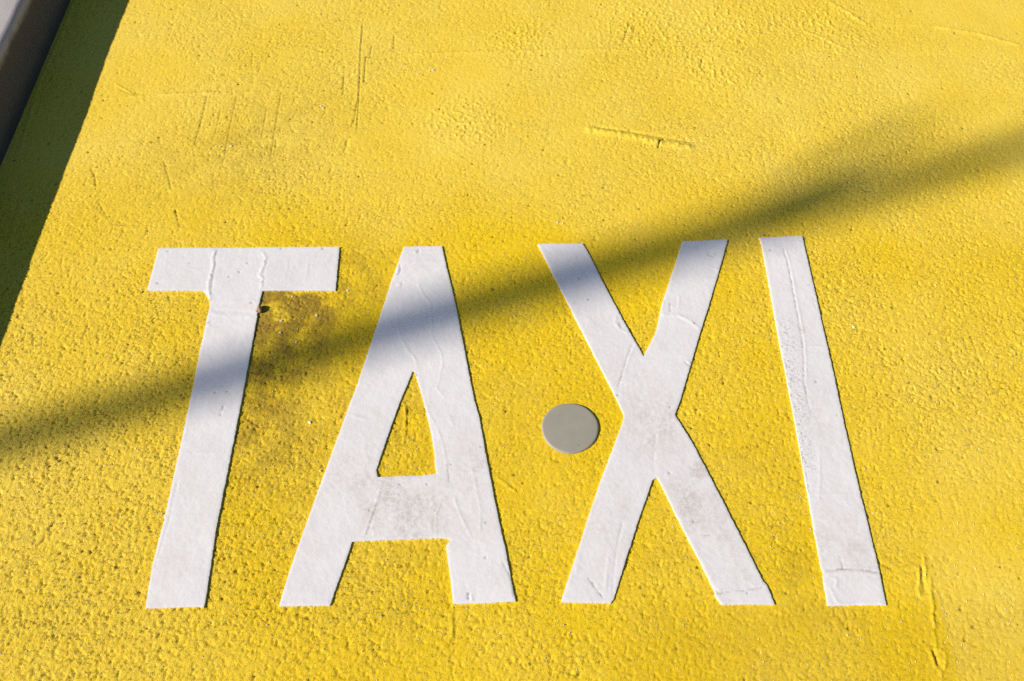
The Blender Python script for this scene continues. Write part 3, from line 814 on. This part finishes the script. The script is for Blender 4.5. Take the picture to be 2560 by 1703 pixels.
def letter(name, key, label, parts):
    world_parts = [(n, [gp(a, b, ZL) for a, b in p]) for n, p in parts]
    edges = {}
    for _, p in world_parts:
        for k in range(len(p)):
            a, b = p[k], p[(k + 1) % len(p)]
            edges.setdefault((min(a, b), max(a, b)), []).append(1)
    outer = [e for e, c in edges.items() if len(c) == 1]
    allp = np.array([q for _, p in world_parts for q in p])
    root = bpy.data.objects.new(name, None)
    COL.objects.link(root)
    root.location = (float(allp[:, 0].mean()), float(allp[:, 1].mean()), 0)
    tag(root, label, 'road marking', 'painted letters of the word on the bay')
    for n, p in parts:
        letter_part(n, key, p, outer, root)
    return root


letter('letter_t', 'T', 'white raised road marking letter T, first of the word TAXI on yellow paving',
       [('crossbar', T_BAR), ('stroke', T_STEM)])
letter('letter_a', 'A', 'white raised road marking letter A between the T and the grey disc',
       [('stroke', A_LEFT), ('stroke', A_RIGHT), ('crossbar', A_BAR)])
letter('letter_x', 'X', 'white raised road marking letter X with smudged lower leg, beside the grey disc',
       [('stroke', X_LONG), ('stroke', X_UPPER), ('stroke', X_LOWER), ('foot_patch', X_FOOT)])
letter('letter_i', 'I', 'white raised road marking letter I, straight bar ending the word TAXI',
       [('stroke', I_LONG), ('foot_patch', I_FOOT)])


# ------------------------------------------------------------------ the grey disc
def disc():
    cx, cy = gp(1425.3, 1068.0, 0.005)
    R0 = 0.0507
    prof = [(0, 0.0038), (0.25, 0.0038), (0.5, 0.0038), (0.75, 0.0038), (0.90, 0.00377), (0.95, 0.00365), (0.975, 0.0033), (0.990, 0.0026), (1.0, 0.0014), (1.004, -0.004)]
    ns = 120
    verts, faces = [(0, 0, prof[0][1])], []
    for k, (r, z) in enumerate(prof[1:]):
        for i in range(ns):
            a = 2 * math.pi * i / ns
            wob = 1 + r ** 3 * (0.008 * math.sin(2 * a + 1.0) + 0.007 * math.sin(3 * a + 0.4) + 0.004 * math.sin(7 * a) + random.uniform(-0.004, 0.004) * (r > 0.95))
            rr = R0 * r * wob
            verts.append((rr * math.cos(a), rr * math.sin(a), z + 0.00012 * math.sin(a * 2 + r * 4) * r))
    for i in range(ns):
        faces.append((0, 1 + i, 1 + (i + 1) % ns))
    for k in range(len(prof) - 2):
        for i in range(ns):
            a, b = 1 + k * ns + i, 1 + k * ns + (i + 1) % ns
            faces.append((a, a + ns, b + ns, b))
    me = bpy.data.meshes.new('road_stud')
    me.from_pydata(verts, [], faces)
    me.polygons.foreach_set('use_smooth', [True] * len(faces))
    o = link('road_stud', me, M_DISC)
    o.location = (cx, cy, float(undulation(np.array([cx]), np.array([cy]))[0]))
    tag(o, 'smooth grey round disc on yellow paving between the letters A and X', 'road stud')


disc()


# ------------------------------------------------------------------ loose stones and chips
def stone_mesh(name, seed, size, stretch=(1, 1, 0.7), mat=None, sub=2):
    r = random.Random(seed)
    bm = bmesh.new()
    bmesh.ops.create_icosphere(bm, subdivisions=sub, radius=size)
    k = [Vector((r.uniform(-1, 1), r.uniform(-1, 1), r.uniform(-1, 1))).normalized() for _ in range(9)]
    for v in bm.verts:
        d = v.co.normalized()
        cut = min([1.0] + [0.78 / max(1e-3, d.dot(q)) for q in k if d.dot(q) > 0.5])
        v.co = Vector(d * size * cut * r.uniform(0.96, 1.04))
        v.co.x *= stretch[0]
        v.co.y *= stretch[1]
        v.co.z *= stretch[2]
    me = bpy.data.meshes.new(name)
    bm.to_mesh(me)
    bm.free()
    if mat:
        me.materials.append(mat)
    return me


def stone(name, px, py, me, rz, label, cat, group=None, sink=0.45):
    x, y = gp(px, py, 0.003)
    o = link(name, me)
    hh = max(v.co.z for v in me.vertices)
    o.location = (x, y, ground_z(x, y) + hh * (1 - sink))
    o.rotation_euler = (0, 0, rz)
    return tag(o, label, cat, group)


stone('pebble', 649, 774, stone_mesh('pebble', 3, 0.0068, (0.75, 1.35, 1.0), M_PEB, 3), 0.25,
      'small brown pebble lodged against the stem of the letter T', 'pebble', sink=0.25)
chip_meshes = [stone_mesh('paint_chip', 20 + k, 0.0028, (1.0, 1.35, 0.5), M_CHIP, 2) for k in range(4)]
chip_spots = [
    ('small white chip on the yellow paint between the T and the A', [(774, 1054, 1.3)]),
    ('tiny white chip in the yellow between the T and the A, below the larger chip', [(800, 1175, .8)]),
    ('white chip by the end of the T crossbar, on yellow paint', [(868, 724, 1.0)]),
    ('tiny white chip on the brown stain beside the stem of the T', [(791, 787, 1.1), (702, 800, .8), (700, 829, .8), (740, 853, .9), (730, 739, .8)]),
    ('white chip on the yellow paint beside the letter I', [(2135, 815, 1.2)]),
    ('white chip of a pair on the yellow paint just beyond the X', [(1394, 555, .9), (1407, 557, .9)]),
    ('white chip of a cluster on the smooth yellow coat by the long scratch', [(1083, 173, 1.2), (1074, 176, .8), (1045, 183, .9), (1005, 160, .6)]),
    ('white chip on the yellow paint between the long scratch and the scraped lines', [(802, 263, 1.2), (808, 268, .9), (829, 213, .7)]),
    ('white chip lying on the scraped lines beyond the T', [(577, 363, 1.2), (549, 364, .9)]),
    ('tiny white chip beside the lapped paint edges at the far side', [(1366, 104, .7), (2152, 165, .8)]),
]
k = 0
for text, spots in chip_spots:
    for px, py, s in spots:
        o = stone('paint_chip', px, py, chip_meshes[k % 4], random.uniform(0, 3), text, 'chip', 'white chips scattered on the yellow paint', 0.3)
        o.scale = (s * 0.78, s * 0.78, s * 0.78)
        k += 1

# pale grit grains bedded in the paint, too many to count
gv, gf = [], []
base = bmesh.new()
bmesh.ops.create_icosphere(base, subdivisions=1, radius=1.0)
bv = np.array([v.co[:] for v in base.verts])
bf = np.array([[v.index for v in f.verts] for f in base.faces])
base.free()
N = 5200
qx, qy = rng.uniform(-1.05, 1.30, N * 2), rng.uniform(0.34, 1.95, N * 2)
dens = 0.10 + 0.75 * sstep(1.35, 0.7, qy) + 0.25 * perlin(qx, qy, 7, 131)
keep = rng.uniform(0, 1, N * 2) < dens
for poly in (T_BAR, T_STEM, A_LEFT, A_RIGHT, A_BAR, X_LONG, X_UPPER, X_LOWER, X_FOOT, I_LONG, I_FOOT):
    keep &= ~inside([gp(a, b) for a, b in poly], qx, qy)
dcx, dcy = gp(1425.3, 1068)
keep &= np.hypot(qx - dcx, qy - dcy) > 0.053
qx, qy = qx[keep][:N], qy[keep][:N]
qz = ground_fields(qx, qy)[0]
for i in range(len(qx)):
    s = 0.00042 + 0.00075 * rng.random() ** 3
    m = bv * (s * rng.uniform(0.8, 1.2, 3)) + np.array([qx[i], qy[i], qz[i] + s * 0.4])
    gf.append(bf + len(gv) * len(bv))
    gv.append(m)
grit = link('grit', mesh_np('grit', np.concatenate(gv), np.concatenate(gf)), M_CHIP)
tag(grit, 'fine pale grit grains bedded in the yellow paint', 'grit', kind='stuff')


# ------------------------------------------------------------------ unseen lamp, added and shaped to throw the soft shadow
def tube(pts, radii, ns=20):
    v, f = [], []
    for k, p in enumerate(pts):
        p = Vector(p)
        a = Vector(pts[max(0, k - 1)])
        b = Vector(pts[min(len(pts) - 1, k + 1)])
        t = (b - a).normalized()
        u = t.cross(Vector((0, 1, 0) if abs(t.y) < 0.9 else (1, 0, 0))).normalized()
        w = t.cross(u)
        for i in range(ns):
            an = 2 * math.pi * i / ns
            v.append(p + (u * math.cos(an) + w * math.sin(an)) * radii[k])
    for k in range(len(pts) - 1):
        for i in range(ns):
            q, r = k * ns + i, k * ns + (i + 1) % ns
            f.append((q, r, r + ns, q + ns))
    f += [tuple(range(ns))[::-1], tuple(range(len(v) - ns, len(v)))]
    me = bpy.data.meshes.new('tube')
    me.from_pydata([x[:] for x in v], [], f)
    me.polygons.foreach_set('use_smooth', [len(q.vertices) == 4 for q in me.polygons])
    return me


POST_S = 11.4
bm0 = gp(1500, 672)
post_xy = (bm0[0] - POST_S * math.cos(SHADOW_AZ), bm0[1] - POST_S * math.sin(SHADOW_AZ))
lamp = bpy.data.objects.new('shadow_lamp', None)
COL.objects.link(lamp)
lamp.location = (post_xy[0], post_xy[1], KERB_H - 0.003)
tag(lamp, 'unseen slim lamp post added to throw the soft shadow over the letters', 'street lamp')
link('base_plate', tube([(0, 0, 0), (0, 0, 0.02), (0, 0, 0.021), (0, 0, 0.09)], [0.19, 0.19, 0.105, 0.098], 28), M_GALV, lamp)
link('shadow_post', tube([(0, 0, 0.02), (0, 0, 1.2), (0, 0, 1.3), (0, 0, 5.0), (0, 0, 6.6), (0, 0, 7.05), (0, 0, 7.3), (0, 0, 7.5), (0, 0, 8.0), (0, 0, 10.5)],
                  [0.09, 0.085, 0.062, 0.040, 0.036, 0.044, 0.047, 0.042, 0.030, 0.025], 28), M_GALV, lamp)  # radius swells only to darken the middle of the shadow band
SUN_T = 1.0 / math.cos(SUN_EL)
side = []
for (px, py), rad in (((1800, 553), .010), ((1955, 486), .017), ((2065, 428), .021), ((2150, 380), .021), ((2240, 335), .018), ((2340, 290), .008)):
    q = gp(px, py)
    run = POST_S + (q[0] - bm0[0]) * math.cos(SHADOW_AZ) + (q[1] - bm0[1]) * math.sin(SHADOW_AZ)
    p3 = Vector((q[0], q[1], 0)) + sun_from * (run * SUN_T)
    side.append((tuple(p3 - lamp.location), rad))
link('fork_shadow_bracket', tube([a for a, _ in side], [r for _, r in side]), M_GALV, lamp)  # added out of view, its path traced back from the shadow's fork
link('arm', tube([(0, 0, 10.4), (-0.05, 0, 10.62), (-0.2, 0, 10.78), (-0.5, 0, 10.88), (-1.1, 0, 10.95)], [0.028, 0.027, 0.026, 0.025, 0.024]), M_GALV, lamp)
head = link('lamp_head', tube([(-1.0, 0, 10.94), (-1.08, 0, 10.95), (-1.3, 0, 10.96), (-1.6, 0, 10.955), (-1.68, 0, 10.95)], [0.03, 0.09, 0.14, 0.11, 0.03]), M_GALV, lamp)
link('lens', tube([(-1.14, 0, 10.86), (-1.3, 0, 10.84), (-1.5, 0, 10.85), (-1.56, 0, 10.87)], [0.02, 0.09, 0.08, 0.02]), M_LENS, head)
